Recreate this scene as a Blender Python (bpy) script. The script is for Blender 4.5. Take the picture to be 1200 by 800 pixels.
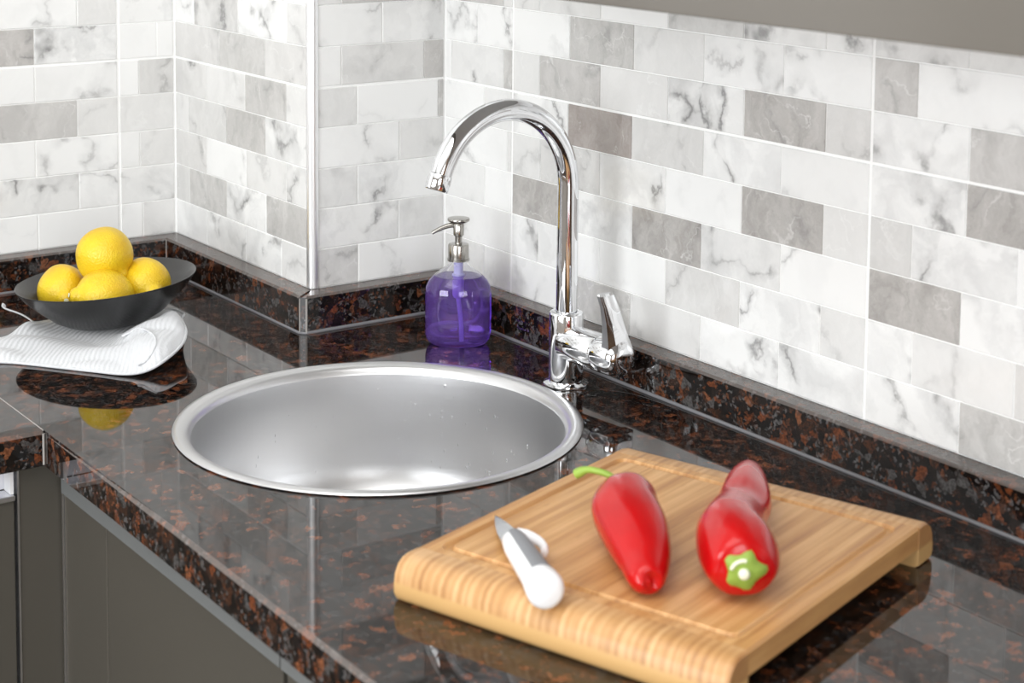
import bpy, bmesh, math, random
from mathutils import Vector, Matrix
from mathutils.geometry import tessellate_polygon
random.seed(7)
for o in list(bpy.data.objects): bpy.data.objects.remove(o, do_unlink=True)
SC = bpy.context.scene
COL = SC.collection
PI = math.pi

# ------------------------------------------------------------------ camera
CAM = (1.8526, -1.2179, 0.5801)
cam = bpy.data.objects.new('camera', bpy.data.cameras.new('camera'))
COL.objects.link(cam); SC.camera = cam
yaw, pitch, roll = -0.0348, -0.0959, 0.0085
bx_, by_ = -0.834, 0.552
F0 = Vector((math.cos(yaw)*bx_-math.sin(yaw)*by_, math.sin(yaw)*bx_+math.cos(yaw)*by_, 0)).normalized()
Zv = Vector((0, 0, 1)); R0 = F0.cross(Zv)
Fv = (math.cos(pitch)*F0+math.sin(pitch)*Zv); U0 = math.cos(pitch)*Zv-math.sin(pitch)*F0
Rv = math.cos(roll)*R0+math.sin(roll)*U0; Uv = math.cos(roll)*U0-math.sin(roll)*R0
M = Matrix((Rv, Uv, -Fv)).transposed().to_4x4(); M.translation = Vector(CAM)
cam.matrix_world = M
cam.data.sensor_width = 36; cam.data.lens = 36*2072.47/1200
cam.data.shift_y = -(400-21.71)/1200
cam.data.clip_start = .02; cam.data.clip_end = 50
cam.data.dof.use_dof = True; cam.data.dof.focus_distance = 1.98; cam.data.dof.aperture_fstop = 8.5

# ------------------------------------------------------------------ world, lights, exposure
w = bpy.data.worlds.new('world'); SC.world = w; w.use_nodes = True
w.node_tree.nodes['Background'].inputs[0].default_value = (.93, .97, 1, 1)
w.node_tree.nodes['Background'].inputs[1].default_value = 1.5
def area(name, loc, target, sx, sy, power, col=(1, 1, 1)):
    l = bpy.data.lights.new(name, 'AREA'); l.shape = 'RECTANGLE'; l.size = sx; l.size_y = sy
    l.energy = power; l.color = col
    o = bpy.data.objects.new(name, l); COL.objects.link(o); o.location = loc
    o.rotation_euler = (Vector(target)-Vector(loc)).to_track_quat('-Z', 'Y').to_euler()
    return o
area('ceiling_light', (1.25, -1.35, 1.64), (1.25, -1.35, 0), 1.5, 1.3, 24, (1, .985, .96))
area('window_light', (1.3, -3.22, .62), (1.3, 0, .55), 1.7, 1.2, 78, (.95, .98, 1))
area('side_window_light', (3.42, -1.7, .62), (0, -1.7, .45), 1.3, 1.15, 35, (.97, .99, 1))
SC.view_settings.view_transform = 'Standard'; SC.view_settings.look = 'None'
SC.view_settings.gamma = 1; SC.view_settings.use_curve_mapping = False
SC.view_settings.exposure = -0.28

# ------------------------------------------------------------------ helpers
def tag(o, label=None, cat=None, group=None, kind=None):
    if label: o['label'] = label
    if cat: o['category'] = cat
    if group: o['group'] = group
    if kind: o['kind'] = kind
    return o
def empty(name, loc=(0, 0, 0), rz=0):
    o = bpy.data.objects.new(name, None); COL.objects.link(o); o.location = loc
    o.rotation_euler = (0, 0, rz); o.empty_display_size = .02
    return o
def link(name, me, mat=None, parent=None, loc=None):
    if mat: me.materials.append(mat)
    o = bpy.data.objects.new(name, me); COL.objects.link(o)
    if loc: o.location = loc
    if parent: o.parent = parent
    return o
def mesh(name, v, f, mat=None, parent=None, smooth=False, loc=None):
    me = bpy.data.meshes.new(name); me.from_pydata([tuple(p) for p in v], [], f)
    bm = bmesh.new(); bm.from_mesh(me); bmesh.ops.recalc_face_normals(bm, faces=bm.faces); bm.to_mesh(me); bm.free()
    if smooth:
        me.polygons.foreach_set('use_smooth', [True]*len(me.polygons))
    me.update()
    return link(name, me, mat, parent, loc)
def autosmooth(o, ang=40):
    me = o.data
    me.polygons.foreach_set('use_smooth', [True]*len(me.polygons))
    bm = bmesh.new(); bm.from_mesh(me)
    for e in bm.edges:
        if len(e.link_faces) == 2 and e.calc_face_angle(0) > math.radians(ang): e.smooth = False
    bm.to_mesh(me); bm.free()
    return o
def box(name, lo, hi, mat=None, parent=None, bev=0, seg=2, loc=None):
    bm = bmesh.new(); bmesh.ops.create_cube(bm, size=1)
    lo = Vector(lo); hi = Vector(hi)
    for v in bm.verts: v.co = Vector(((v.co.x+.5)*(hi.x-lo.x)+lo.x, (v.co.y+.5)*(hi.y-lo.y)+lo.y, (v.co.z+.5)*(hi.z-lo.z)+lo.z))
    if bev: bmesh.ops.bevel(bm, geom=list(bm.edges), offset=bev, segments=seg, profile=.5, affect='EDGES')
    me = bpy.data.meshes.new(name); bm.to_mesh(me); bm.free()
    o = link(name, me, mat, parent, loc)
    if bev and seg > 1: autosmooth(o, 50)
    return o
def lathe(name, prof, mat=None, parent=None, seg=64, loc=None, sx=1, sy=1, closed=False, rot=0, power=2, caps=True):
    v, f = [], []
    n = len(prof)
    for r, z in prof:
        for i in range(seg):
            a = 2*PI*i/seg; c, s = math.cos(a), math.sin(a)
            if power != 2:
                c = math.copysign(abs(c)**(2/power), c); s = math.copysign(abs(s)**(2/power), s)
            x, y = r*c*sx, r*s*sy
            v.append((x*math.cos(rot)-y*math.sin(rot), x*math.sin(rot)+y*math.cos(rot), z))
    for j in range(n-1 if not closed else n):
        for i in range(seg):
            k = (i+1) % seg; j2 = (j+1) % n
            f.append((j*seg+i, j*seg+k, j2*seg+k, j2*seg+i))
    if not closed and caps:
        if prof[0][0] > 1e-6: f.append(tuple(range(seg))[::-1])
        if prof[-1][0] > 1e-6: f.append(tuple((n-1)*seg+i for i in range(seg)))
    o = mesh(name, v, f, mat, parent, True, loc)
    bm = bmesh.new(); bm.from_mesh(o.data); bmesh.ops.remove_doubles(bm, verts=bm.verts, dist=1e-6)
    bmesh.ops.recalc_face_normals(bm, faces=bm.faces); bm.to_mesh(o.data); bm.free()
    return autosmooth(o, 45)
def frames(path):
    P = [Vector(p) for p in path]; T = []
    for i in range(len(P)):
        a = P[max(0, i-1)]; b = P[min(len(P)-1, i+1)]; T.append((b-a).normalized())
    n = T[0].orthogonal().normalized()
    N = []
    for t in T:
        n = (n-t*n.dot(t)).normalized(); N.append((n, t.cross(n)))
    return P, T, N
def tube(name, path, rad, mat=None, parent=None, seg=24, shape=None, up=None, cap=True, smooth=45):
    """rad: number / list / list of (ra, rb); shape(i, ang) multiplies the radius"""
    P, T, N = frames(path)
    if up:
        u = Vector(up); N = []
        for t in T:
            n = (u-t*u.dot(t)).normalized(); N.append((n, t.cross(n)))
    v, f = [], []
    for i, p in enumerate(P):
        r = rad[i] if isinstance(rad, (list, tuple)) else rad
        ra, rb = r if isinstance(r, (list, tuple)) else (r, r)
        for k in range(seg):
            a = 2*PI*k/seg; m = shape(i/(len(P)-1), a) if shape else 1
            v.append(p+N[i][0]*math.cos(a)*ra*m+N[i][1]*math.sin(a)*rb*m)
    for i in range(len(P)-1):
        for k in range(seg):
            k2 = (k+1) % seg; f.append((i*seg+k, i*seg+k2, (i+1)*seg+k2, (i+1)*seg+k))
    if cap: f.append(tuple(range(seg))[::-1]); f.append(tuple((len(P)-1)*seg+k for k in range(seg)))
    return autosmooth(mesh(name, v, f, mat, parent, True), smooth)
def catmull(pts, n=10):
    P = [Vector(p) for p in pts]; P = [P[0]*2-P[1]]+P+[P[-1]*2-P[-2]]; out = []
    for i in range(1, len(P)-2):
        for k in range(n):
            t = k/n; a, b, c, d = P[i-1:i+3]
            out.append(.5*((2*b)+(c-a)*t+(2*a-5*b+4*c-d)*t*t+(3*b-a-3*c+d)*t**3))
    out.append(P[-2]); return out
def interp(xs, ys, x):
    if x <= xs[0]: return ys[0]
    for i in range(len(xs)-1):
        if x <= xs[i+1]:
            t = (x-xs[i])/(xs[i+1]-xs[i]); t = t*t*(3-2*t) if False else t
            return ys[i]*(1-t)+ys[i+1]*t
    return ys[-1]

# ------------------------------------------------------------------ materials
def newmat(name):
    m = bpy.data.materials.new(name); m.use_nodes = True
    nt = m.node_tree; b = nt.nodes['Principled BSDF']
    return m, nt, b
def simple(name, col, rough=.5, metal=0, **kw):
    m, nt, b = newmat(name)
    b.inputs['Base Color'].default_value = (*col, 1); b.inputs['Roughness'].default_value = rough
    b.inputs['Metallic'].default_value = metal
    for k, v in kw.items(): b.inputs[k.replace('_', ' ')].default_value = v
    return m
def N(nt, t, **kw):
    n = nt.nodes.new(t)
    for k, v in kw.items():
        if k in n.inputs: n.inputs[k].default_value = v
        else: setattr(n, k, v)
    return n
def L(nt, a, b): nt.links.new(a, b)
def ramp(nt, stops, fac=None, interp='LINEAR'):
    r = nt.nodes.new('ShaderNodeValToRGB'); cr = r.color_ramp; cr.interpolation = interp
    while len(cr.elements) < len(stops): cr.elements.new(.5)
    for e, (p, c) in zip(cr.elements, stops):
        e.position = p; e.color = (*c, 1) if len(c) == 3 else c
    if fac is not None: L(nt, fac, r.inputs['Fac'])
    return r
def mix(nt, a, b, fac, mode='MIX'):
    m = nt.nodes.new('ShaderNodeMix'); m.data_type = 'RGBA'; m.blend_type = mode
    for s, v in ((6, a), (7, b), (0, fac)):
        if hasattr(v, 'links') or hasattr(v, 'is_linked'): L(nt, v, m.inputs[s])
        elif isinstance(v, tuple): m.inputs[s].default_value = (*v, 1)
        else: m.inputs[s].default_value = v
    return m.outputs[2]
def math_(nt, op, a, b=None, c=None, clamp=False):
    m = nt.nodes.new('ShaderNodeMath'); m.operation = op; m.use_clamp = clamp
    for i, v in enumerate((a, b, c)):
        if v is None: continue
        if hasattr(v, 'is_linked'): L(nt, v, m.inputs[i])
        else: m.inputs[i].default_value = v
    return m.outputs[0]
def bump(nt, b, h, strength=.2, dist=.001):
    n = N(nt, 'ShaderNodeBump'); n.inputs['Strength'].default_value = strength; n.inputs['Distance'].default_value = dist
    L(nt, h, n.inputs['Height']); L(nt, n.outputs[0], b.inputs['Normal'])

def marble():
    m, nt, b = newmat('marble_tile')
    tc = N(nt, 'ShaderNodeTexCoord'); oi = N(nt, 'ShaderNodeObjectInfo')
    rv = math_(nt, 'MULTIPLY', oi.outputs['Random'], 37.3)
    comb = N(nt, 'ShaderNodeCombineXYZ'); L(nt, rv, comb.inputs[0]); L(nt, math_(nt, 'MULTIPLY', rv, 1.7), comb.inputs[1]); L(nt, math_(nt, 'MULTIPLY', rv, .63), comb.inputs[2])
    add = N(nt, 'ShaderNodeVectorMath', operation='ADD'); L(nt, tc.outputs['Object'], add.inputs[0]); L(nt, comb.outputs[0], add.inputs[1])
    sep = N(nt, 'ShaderNodeSeparateColor'); L(nt, oi.outputs['Color'], sep.inputs[0])
    tone, vein, warm = sep.outputs[0], sep.outputs[1], sep.outputs[2]
    # warp for the veins
    wn = N(nt, 'ShaderNodeTexNoise', Scale=14., Detail=5., Roughness=.62); L(nt, add.outputs[0], wn.inputs['Vector'])
    wv = N(nt, 'ShaderNodeVectorMath', operation='SCALE'); wv.inputs['Scale'].default_value = .09
    L(nt, wn.outputs['Color'], wv.inputs[0])
    a2 = N(nt, 'ShaderNodeVectorMath', operation='ADD'); L(nt, add.outputs[0], a2.inputs[0]); L(nt, wv.outputs[0], a2.inputs[1])
    v1 = N(nt, 'ShaderNodeTexNoise', Scale=7., Detail=2., Roughness=.45); L(nt, a2.outputs[0], v1.inputs['Vector'])
    ridge = math_(nt, 'ABSOLUTE', math_(nt, 'SUBTRACT', v1.outputs[0], .5))
    thin = ramp(nt, [(0, (1,)*3), (.005, (.85,)*3), (.017, (.34,)*3), (.06, (0,)*3)], ridge)
    msk = N(nt, 'ShaderNodeTexNoise', Scale=26., Detail=2.); L(nt, add.outputs[0], msk.inputs['Vector'])
    mskr = ramp(nt, [(.44, (0,)*3), (.60, (1,)*3)], msk.outputs[0])
    vfac = math_(nt, 'MULTIPLY', math_(nt, 'MULTIPLY', thin.outputs[0], mskr.outputs[0]), vein, clamp=True)
    # clouds
    cl = N(nt, 'ShaderNodeTexNoise', Scale=11., Detail=4., Roughness=.55, Distortion=1.2); L(nt, a2.outputs[0], cl.inputs['Vector'])
    clr = ramp(nt, [(.42, (0,)*3), (.72, (1,)*3)], cl.outputs[0])
    # fine streaks of the grey pieces
    mp = N(nt, 'ShaderNodeMapping'); mp.inputs['Scale'].default_value = (38, 38, 12); L(nt, a2.outputs[0], mp.inputs[0])
    st = N(nt, 'ShaderNodeTexNoise', Scale=1., Detail=6., Roughness=.7, Distortion=.6); L(nt, mp.outputs[0], st.inputs['Vector'])
    white = mix(nt, (.87, .87, .86), (.55, .55, .55), math_(nt, 'MULTIPLY', clr.outputs[0], math_(nt, 'ADD', math_(nt, 'MULTIPLY', math_(nt, 'POWER', vein, 3.), .75), .03)))
    grey = mix(nt, (.25, .238, .222), (.52, .505, .485), ramp(nt, [(.3, (0,)*3), (.7, (1,)*3)], st.outputs[0]).outputs[0])
    grey = mix(nt, grey, mix(nt, grey, (.38, .30, .27), .55), warm)
    # light thin veins inside grey ones
    v2 = N(nt, 'ShaderNodeTexNoise', Scale=16., Detail=1.); L(nt, a2.outputs[0], v2.inputs['Vector'])
    r2 = ramp(nt, [(0, (1,)*3), (.012, (0,)*3)], math_(nt, 'ABSOLUTE', math_(nt, 'SUBTRACT', v2.outputs[0], .47)))
    grey = mix(nt, grey, (.68, .67, .65), math_(nt, 'MULTIPLY', r2.outputs[0], math_(nt, 'MULTIPLY', mskr.outputs[0], .7)))
    base = mix(nt, white, grey, tone)
    base = mix(nt, base, (.17, .165, .165), math_(nt, 'MULTIPLY', vfac, .85))
    L(nt, base, b.inputs['Base Color'])
    b.inputs['Roughness'].default_value = .13; b.inputs['IOR'].default_value = 1.5
    bump(nt, b, cl.outputs[0], .06, .0006)
    return m
MARBLE = marble()
GROUT = simple('white_grout', (.93, .93, .92), .7)
CAULK = simple('grey_silicone', (.19, .19, .20), .4)
CAULKW = simple('pale_joint_filler', (.36, .34, .32), .45)

def granite(name, edge=False, g=1.):
    m, nt, b = newmat(name)
    tc = N(nt, 'ShaderNodeTexCoord')
    wn = N(nt, 'ShaderNodeTexNoise', Scale=60., Detail=4., Roughness=.6); L(nt, tc.outputs['Object'], wn.inputs['Vector'])
    wv = N(nt, 'ShaderNodeVectorMath', operation='SCALE'); wv.inputs['Scale'].default_value = .02; L(nt, wn.outputs['Color'], wv.inputs[0])
    a2 = N(nt, 'ShaderNodeVectorMath', operation='ADD'); L(nt, tc.outputs['Object'], a2.inputs[0]); L(nt, wv.outputs[0], a2.inputs[1])
    vo = N(nt, 'ShaderNodeTexVoronoi', Scale=98.); L(nt, a2.outputs[0], vo.inputs['Vector'])
    sp = N(nt, 'ShaderNodeSeparateColor'); L(nt, vo.outputs['Color'], sp.inputs[0])
    cells = ramp(nt, [(0, (.008, .006, .005)), (.30, (.018, .012, .010)), (.46, (.085*g, .080*g, .078*g)), (.58, (.060, .024, .013)), (.70, (.17, .050, .019)), (.83, (.045, .020, .012)), (.93, (.22, .080, .036))], sp.outputs[0], 'CONSTANT')
    vo2 = N(nt, 'ShaderNodeTexVoronoi', Scale=310.); L(nt, a2.outputs[0], vo2.inputs['Vector'])
    sp2 = N(nt, 'ShaderNodeSeparateColor'); L(nt, vo2.outputs['Color'], sp2.inputs[0])
    fine = ramp(nt, [(0, (.006, .005, .005)), (.42, (.03, .02, .016)), (.62, (.012, .013, .015)), (.74, (.12*g, .115*g, .115*g)), (.88, (.12, .042, .018))], sp2.outputs[0], 'CONSTANT')
    cn = N(nt, 'ShaderNodeTexNoise', Scale=48., Detail=3., Roughness=.6); L(nt, tc.outputs['Object'], cn.inputs['Vector'])
    col = mix(nt, cells.outputs[0], fine.outputs[0], ramp(nt, [(.44, (0,)*3), (.56, (1,)*3)], cn.outputs[0]).outputs[0])
    nz = N(nt, 'ShaderNodeTexNoise', Scale=400., Detail=3.); L(nt, tc.outputs['Object'], nz.inputs['Vector'])
    col = mix(nt, col, (0, 0, 0), ramp(nt, [(.4, (.55,)*3), (.6, (0,)*3)], nz.outputs[0]).outputs[0])
    if edge: col = mix(nt, col, (.24, .20, .18), .34)
    L(nt, col, b.inputs['Base Color'])
    b.inputs['Roughness'].default_value = .035 if not edge else .25
    b.inputs['IOR'].default_value = 1.55
    bn = N(nt, 'ShaderNodeTexNoise', Scale=9., Detail=2.); L(nt, tc.outputs['Object'], bn.inputs['Vector'])
    bump(nt, b, bn.outputs[0], .05, .0008)
    return m
GRANITE = granite('polished_brown_granite')
GRANTOP = granite('polished_brown_granite_top', False, .45)
GRANEDGE = granite('granite_ground_edge', True)

CHROME = simple('polished_chrome', (.86, .87, .89), .035, 1)
SATIN = simple('brushed_aluminium', (.80, .81, .83), .28, 1)
TRIMMETAL = simple('bright_aluminium_trim', (.92, .92, .93), .30, .85)
CAB = simple('taupe_laminate', (.078, .071, .059), .32)
CABGLOSS = simple('glossy_taupe_lacquer', (.155, .142, .125), .16)
STRIPM = simple('satin_grey_strip', (.22, .23, .23), .35, .3)
GAPSHADE = simple('gap_shade', (.01, .01, .01), .8)  # near-black carcass colour stands in for shade in the door gaps
PAINT = simple('white_paint', (.84, .84, .82), .8)
ROOMPAINT = simple('warm_grey_paint', (.40, .37, .34), .8)
OAK = simple('brown_wood_fronts', (.16, .085, .045), .45)
FLOORM = simple('pale_floor', (.16, .12, .09), .5)
WHITEPL = simple('white_plastic', (.88, .88, .89), .3)
GREYPL = simple('grey_rubber', (.24, .245, .26), .5)

def steel():
    m, nt, b = newmat('brushed_sink_steel')
    tc = N(nt, 'ShaderNodeTexCoord'); sp = N(nt, 'ShaderNodeSeparateXYZ'); L(nt, tc.outputs['Object'], sp.inputs[0])
    r = math_(nt, 'ARCTAN2', sp.outputs[1], sp.outputs[0])
    cb = N(nt, 'ShaderNodeCombineXYZ'); L(nt, math_(nt, 'MULTIPLY', r, 1.2), cb.inputs[0]); L(nt, math_(nt, 'MULTIPLY', sp.outputs[2], 420.), cb.inputs[1])
    n1 = N(nt, 'ShaderNodeTexNoise', Scale=1., Detail=4., Roughness=.7); L(nt, cb.outputs[0], n1.inputs['Vector'])
    n2 = N(nt, 'ShaderNodeTexNoise', Scale=10., Detail=3.); L(nt, tc.outputs['Object'], n2.inputs['Vector'])
    L(nt, mix(nt, (.66, .66, .67), (.76, .76, .765), n2.outputs[0]), b.inputs['Base Color'])
    b.inputs['Metallic'].default_value = 1
    L(nt, math_(nt, 'ADD', math_(nt, 'MULTIPLY', n1.outputs[0], .14), .25), b.inputs['Roughness'])
    b.inputs['Anisotropic'].default_value = .55
    tg = N(nt, 'ShaderNodeTangent'); tg.direction_type = 'RADIAL'; tg.axis = 'Z'; L(nt, tg.outputs[0], b.inputs['Tangent'])
    bump(nt, b, n1.outputs[0], .10, .0004)
    return m
STEEL = steel()

def bamboo():
    m, nt, b = newmat('bamboo')
    tc = N(nt, 'ShaderNodeTexCoord')
    mp = N(nt, 'ShaderNodeMapping'); mp.inputs['Scale'].default_value = (95, 5, 30); L(nt, tc.outputs['Object'], mp.inputs[0])
    n1 = N(nt, 'ShaderNodeTexNoise', Scale=1., Detail=4., Roughness=.6); L(nt, mp.outputs[0], n1.inputs['Vector'])
    mp2 = N(nt, 'ShaderNodeMapping'); mp2.inputs['Scale'].default_value = (420, 8, 90); L(nt, tc.outputs['Object'], mp2.inputs[0])
    n2 = N(nt, 'ShaderNodeTexNoise', Scale=1., Detail=2.); L(nt, mp2.outputs[0], n2.inputs['Vector'])
    # laminated strips across x
    sp = N(nt, 'ShaderNodeSeparateXYZ'); L(nt, tc.outputs['Object'], sp.inputs[0])
    idx = math_(nt, 'FLOOR', math_(nt, 'MULTIPLY', sp.outputs[0], 150.))
    wn = N(nt, 'ShaderNodeTexWhiteNoise', noise_dimensions='1D'); L(nt, idx, wn.inputs['W'])
    f = math_(nt, 'ADD', math_(nt, 'MULTIPLY', n1.outputs[0], .62), math_(nt, 'ADD', math_(nt, 'MULTIPLY', n2.outputs[0], .26), math_(nt, 'MULTIPLY', wn.outputs[0], .16)))
    c = ramp(nt, [(.30, (.37, .165, .055)), (.48, (.55, .29, .105)), (.66, (.69, .41, .18))], f)
    # knots
    mp3 = N(nt, 'ShaderNodeMapping'); mp3.inputs['Scale'].default_value = (60, 22, 40); L(nt, tc.outputs['Object'], mp3.inputs[0])
    vk = N(nt, 'ShaderNodeTexVoronoi', Scale=1.); L(nt, mp3.outputs[0], vk.inputs['Vector'])
    kn = ramp(nt, [(0, (.5,)*3), (.13, (0,)*3)], vk.outputs[0])
    col = mix(nt, c.outputs[0], (.34, .15, .05), math_(nt, 'MULTIPLY', kn.outputs[0], .8))
    L(nt, col, b.inputs['Base Color']); b.inputs['Roughness'].default_value = .42
    return m
BAMBOO = bamboo()
def bamboo_bar():
    m, nt, b = newmat('bamboo_end_grain_bar')
    tc = N(nt, 'ShaderNodeTexCoord'); sp = N(nt, 'ShaderNodeSeparateXYZ'); L(nt, tc.outputs['Object'], sp.inputs[0])
    wb = N(nt, 'ShaderNodeTexNoise', Scale=30., Detail=2.); L(nt, tc.outputs['Object'], wb.inputs['Vector'])
    x = math_(nt, 'ADD', sp.outputs[0], math_(nt, 'MULTIPLY', wb.outputs[0], .003))
    cb = N(nt, 'ShaderNodeCombineXYZ'); L(nt, x, cb.inputs[0])
    n1 = N(nt, 'ShaderNodeTexNoise', Scale=130., Detail=3., Roughness=.6); L(nt, cb.outputs[0], n1.inputs['Vector'])
    w_ = N(nt, 'ShaderNodeTexWave', Scale=42., Distortion=1.5); w_.inputs['Detail'].default_value = 1; L(nt, cb.outputs[0], w_.inputs['Vector'])
    n3 = N(nt, 'ShaderNodeTexNoise', Scale=25., Detail=3.); L(nt, tc.outputs['Object'], n3.inputs['Vector'])
    f = math_(nt, 'ADD', math_(nt, 'MULTIPLY', n1.outputs[0], .55), math_(nt, 'ADD', math_(nt, 'MULTIPLY', w_.outputs[0], .10), math_(nt, 'MULTIPLY', n3.outputs[0], .38)))
    c = ramp(nt, [(.30, (.30, .128, .042)), (.50, (.52, .28, .108)), (.72, (.73, .47, .24))], f)
    # the lower edge lamella is plain
    low = ramp(nt, [(.30, (1,)*3), (.36, (0,)*3)], math_(nt, 'MULTIPLY', sp.outputs[2], 22.))
    col = mix(nt, c.outputs[0], (.58, .35, .14), low.outputs[0])
    L(nt, col, b.inputs['Base Color']); b.inputs['Roughness'].default_value = .42
    return m
BAR = bamboo_bar()

def lemonmat():
    m, nt, b = newmat('lemon_peel')
    tc = N(nt, 'ShaderNodeTexCoord')
    n = N(nt, 'ShaderNodeTexNoise', Scale=22., Detail=3.); L(nt, tc.outputs['Object'], n.inputs['Vector'])
    c = ramp(nt, [(.3, (.70, .42, .012)), (.6, (.82, .57, .02))], n.outputs[0])
    n4 = N(nt, 'ShaderNodeTexNoise', Scale=65., Detail=2.); L(nt, tc.outputs['Object'], n4.inputs['Vector'])
    sp = ramp(nt, [(.70, (0,)*3), (.74, (1,)*3)], n4.outputs[0])
    L(nt, mix(nt, c.outputs[0], (.50, .24, .03), math_(nt, 'MULTIPLY', sp.outputs[0], .8)), b.inputs['Base Color'])
    b.inputs['Roughness'].default_value = .38
    b.inputs['Subsurface Weight'].default_value = .0; b.inputs['Subsurface Radius'].default_value = (.01, .006, .002); b.inputs['Subsurface Scale'].default_value = .5
    v = N(nt, 'ShaderNodeTexVoronoi', Scale=420.); L(nt, tc.outputs['Object'], v.inputs['Vector'])
    bump(nt, b, v.outputs[0], .5, .001)
    return m
LEMON = lemonmat()
def peppermat():
    m, nt, b = newmat('red_pepper_skin')
    tc = N(nt, 'ShaderNodeTexCoord')
    n = N(nt, 'ShaderNodeTexNoise', Scale=30., Detail=2.); L(nt, tc.outputs['Object'], n.inputs['Vector'])
    L(nt, mix(nt, (.40, .002, .004), (.54, .006, .006), n.outputs[0]), b.inputs['Base Color'])
    b.inputs['Roughness'].default_value = .2; b.inputs['IOR'].default_value = 1.42; b.inputs['Coat Weight'].default_value = .0; b.inputs['Coat Roughness'].default_value = .08
    bump(nt, b, n.outputs[0], .15, .002)
    return m
PEPPER = peppermat()
STEM = simple('pepper_stem_green', (.28, .43, .06), .5)
CALYX = simple('pepper_calyx_green', (.25, .36, .05), .55)
PALE = simple('pale_cut_flesh', (.80, .82, .62), .5)
BOWLM = simple('black_glazed_ceramic', (.012, .012, .012), .24)
def bowl_in():
    m, nt, b = newmat('dark_grey_bowl_inside'); b.inputs['Base Color'].default_value = (.05, .05, .052, 1); b.inputs['Roughness'].default_value = .32; return m
BOWLIN = bowl_in()
def cloth():
    m, nt, b = newmat('white_microfibre_cloth')
    tc = N(nt, 'ShaderNodeTexCoord')
    b.inputs['Base Color'].default_value = (.66, .67, .69, 1); b.inputs['Roughness'].default_value = .9
    b.inputs['Sheen Weight'].default_value = .3
    w_ = N(nt, 'ShaderNodeTexWave', Scale=75., Distortion=1.2); w_.bands_direction = 'DIAGONAL'; L(nt, tc.outputs['Object'], w_.inputs['Vector'])
    n = N(nt, 'ShaderNodeTexNoise', Scale=420., Detail=2.); L(nt, tc.outputs['Object'], n.inputs['Vector'])
    bump(nt, b, math_(nt, 'ADD', w_.outputs[0], n.outputs[0]), .45, .0012)
    return m
CLOTH = cloth()
GLASS = simple('clear_bottle_plastic', (.98, .98, 1), .02, 0, Transmission_Weight=1., IOR=1.35)
def liquidmat():
    m, nt, b = newmat('violet_liquid_soap')
    b.inputs['Base Color'].default_value = (.44, .23, 1, 1); b.inputs['Roughness'].default_value = .03
    b.inputs['Transmission Weight'].default_value = .80; b.inputs['IOR'].default_value = 1.36
    b.inputs['Specular IOR Level'].default_value = .5
    return m
LIQUID = liquidmat()
PUMPM = simple('pump_metal', (.40, .385, .36), .18, 1)
TUBEM = simple('milky_dip_tube', (.62, .60, .95), .3)
WATER = simple('water', (1, 1, 1), .0, 0, Transmission_Weight=1., IOR=1.33)
GLASSW = simple('window_glass', (1, 1, 1), .0, 0, Transmission_Weight=1., IOR=1.02)

# ------------------------------------------------------------------ room shell
q, p, t2, t, hs = .3838, .1926, .0276, .0245, .0457
XMAX, YMIN, ZF, ZC = 3.45, -3.25, -.88, 1.68
g = .0012      # grout lies this much behind the tile faces
def struct(o): return tag(o, kind='structure')
wall_right = struct(box('wall_right', (-.06, g, ZF), (XMAX, .12, ZC), GROUT))
tag(wall_right, 'marble-look brick tiled wall behind the tap and cutting board')
wall_front = struct(box('wall_pillar_front', (-.06, -p+g, ZF), (-g, g, ZC), GROUT))
wall_side = struct(box('wall_pillar_side', (-q-.10, -p+g, ZF), (-.06, .12, ZC), GROUT))
wall_left = struct(box('wall_left', (-q-.12, YMIN, ZF), (-q-g, -p+g, ZC), GROUT))
struct(box('ceiling', (-q-.12, YMIN-.1, ZC), (XMAX+.1, .12, ZC+.08), PAINT))
struct(box('floor', (-q-.12, YMIN-.1, ZF-.06), (XMAX+.1, .12, ZF), FLOORM))
def holed_wall(name, axis, pos, th, a0, a1, w0, w1, z0, z1, wn):
    """wall plane at axis=pos with an opening (w0..w1, z0..z1); a frame and two panes in it"""
    root = struct(empty(name, (0, 0, 0)))
    def bb(n, u0, u1, zz0, zz1, d0, d1, m, par, bev=0):
        if axis == 'y': return box(n, (u0, pos+d0, zz0), (u1, pos+d1, zz1), m, par, bev, 1)
        return box(n, (pos+d0, u0, zz0), (pos+d1, u1, zz1), m, par, bev, 1)
    bb('wall_panel', a0, w0, ZF, ZC, 0, th, ROOMPAINT, root); bb('wall_panel', w1, a1, ZF, ZC, 0, th, ROOMPAINT, root)
    bb('wall_panel', w0, w1, ZF, z0, 0, th, ROOMPAINT, root); bb('wall_panel', w0, w1, z1, ZC, 0, th, ROOMPAINT, root)
    win = struct(empty(wn, (0, 0, 0)))
    s = .06; mid = (w0+w1)/2; e = th*.3; e2 = th*.6
    for u0, u1, a, b_ in ((w0, w0+s, z0, z1), (w1-s, w1, z0, z1), (mid-s/2, mid+s/2, z0+s, z1-s)): bb('window_frame', u0, u1, a, b_, e, e2, WHITEPL, win, .004)
    for a, b_ in ((z0, z0+s), (z1-s, z1)): bb('window_frame', w0+s, w1-s, a, b_, e, e2, WHITEPL, win, .004)
holed_wall('wall_back', 'y', YMIN, -.1, -q-.12, XMAX+.1, .4, 2.2, 0, 1.25, 'window_1')
holed_wall('wall_far', 'x', XMAX, .1, YMIN, .12, -2.4, -1.0, 0, 1.25, 'window_2')

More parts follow.
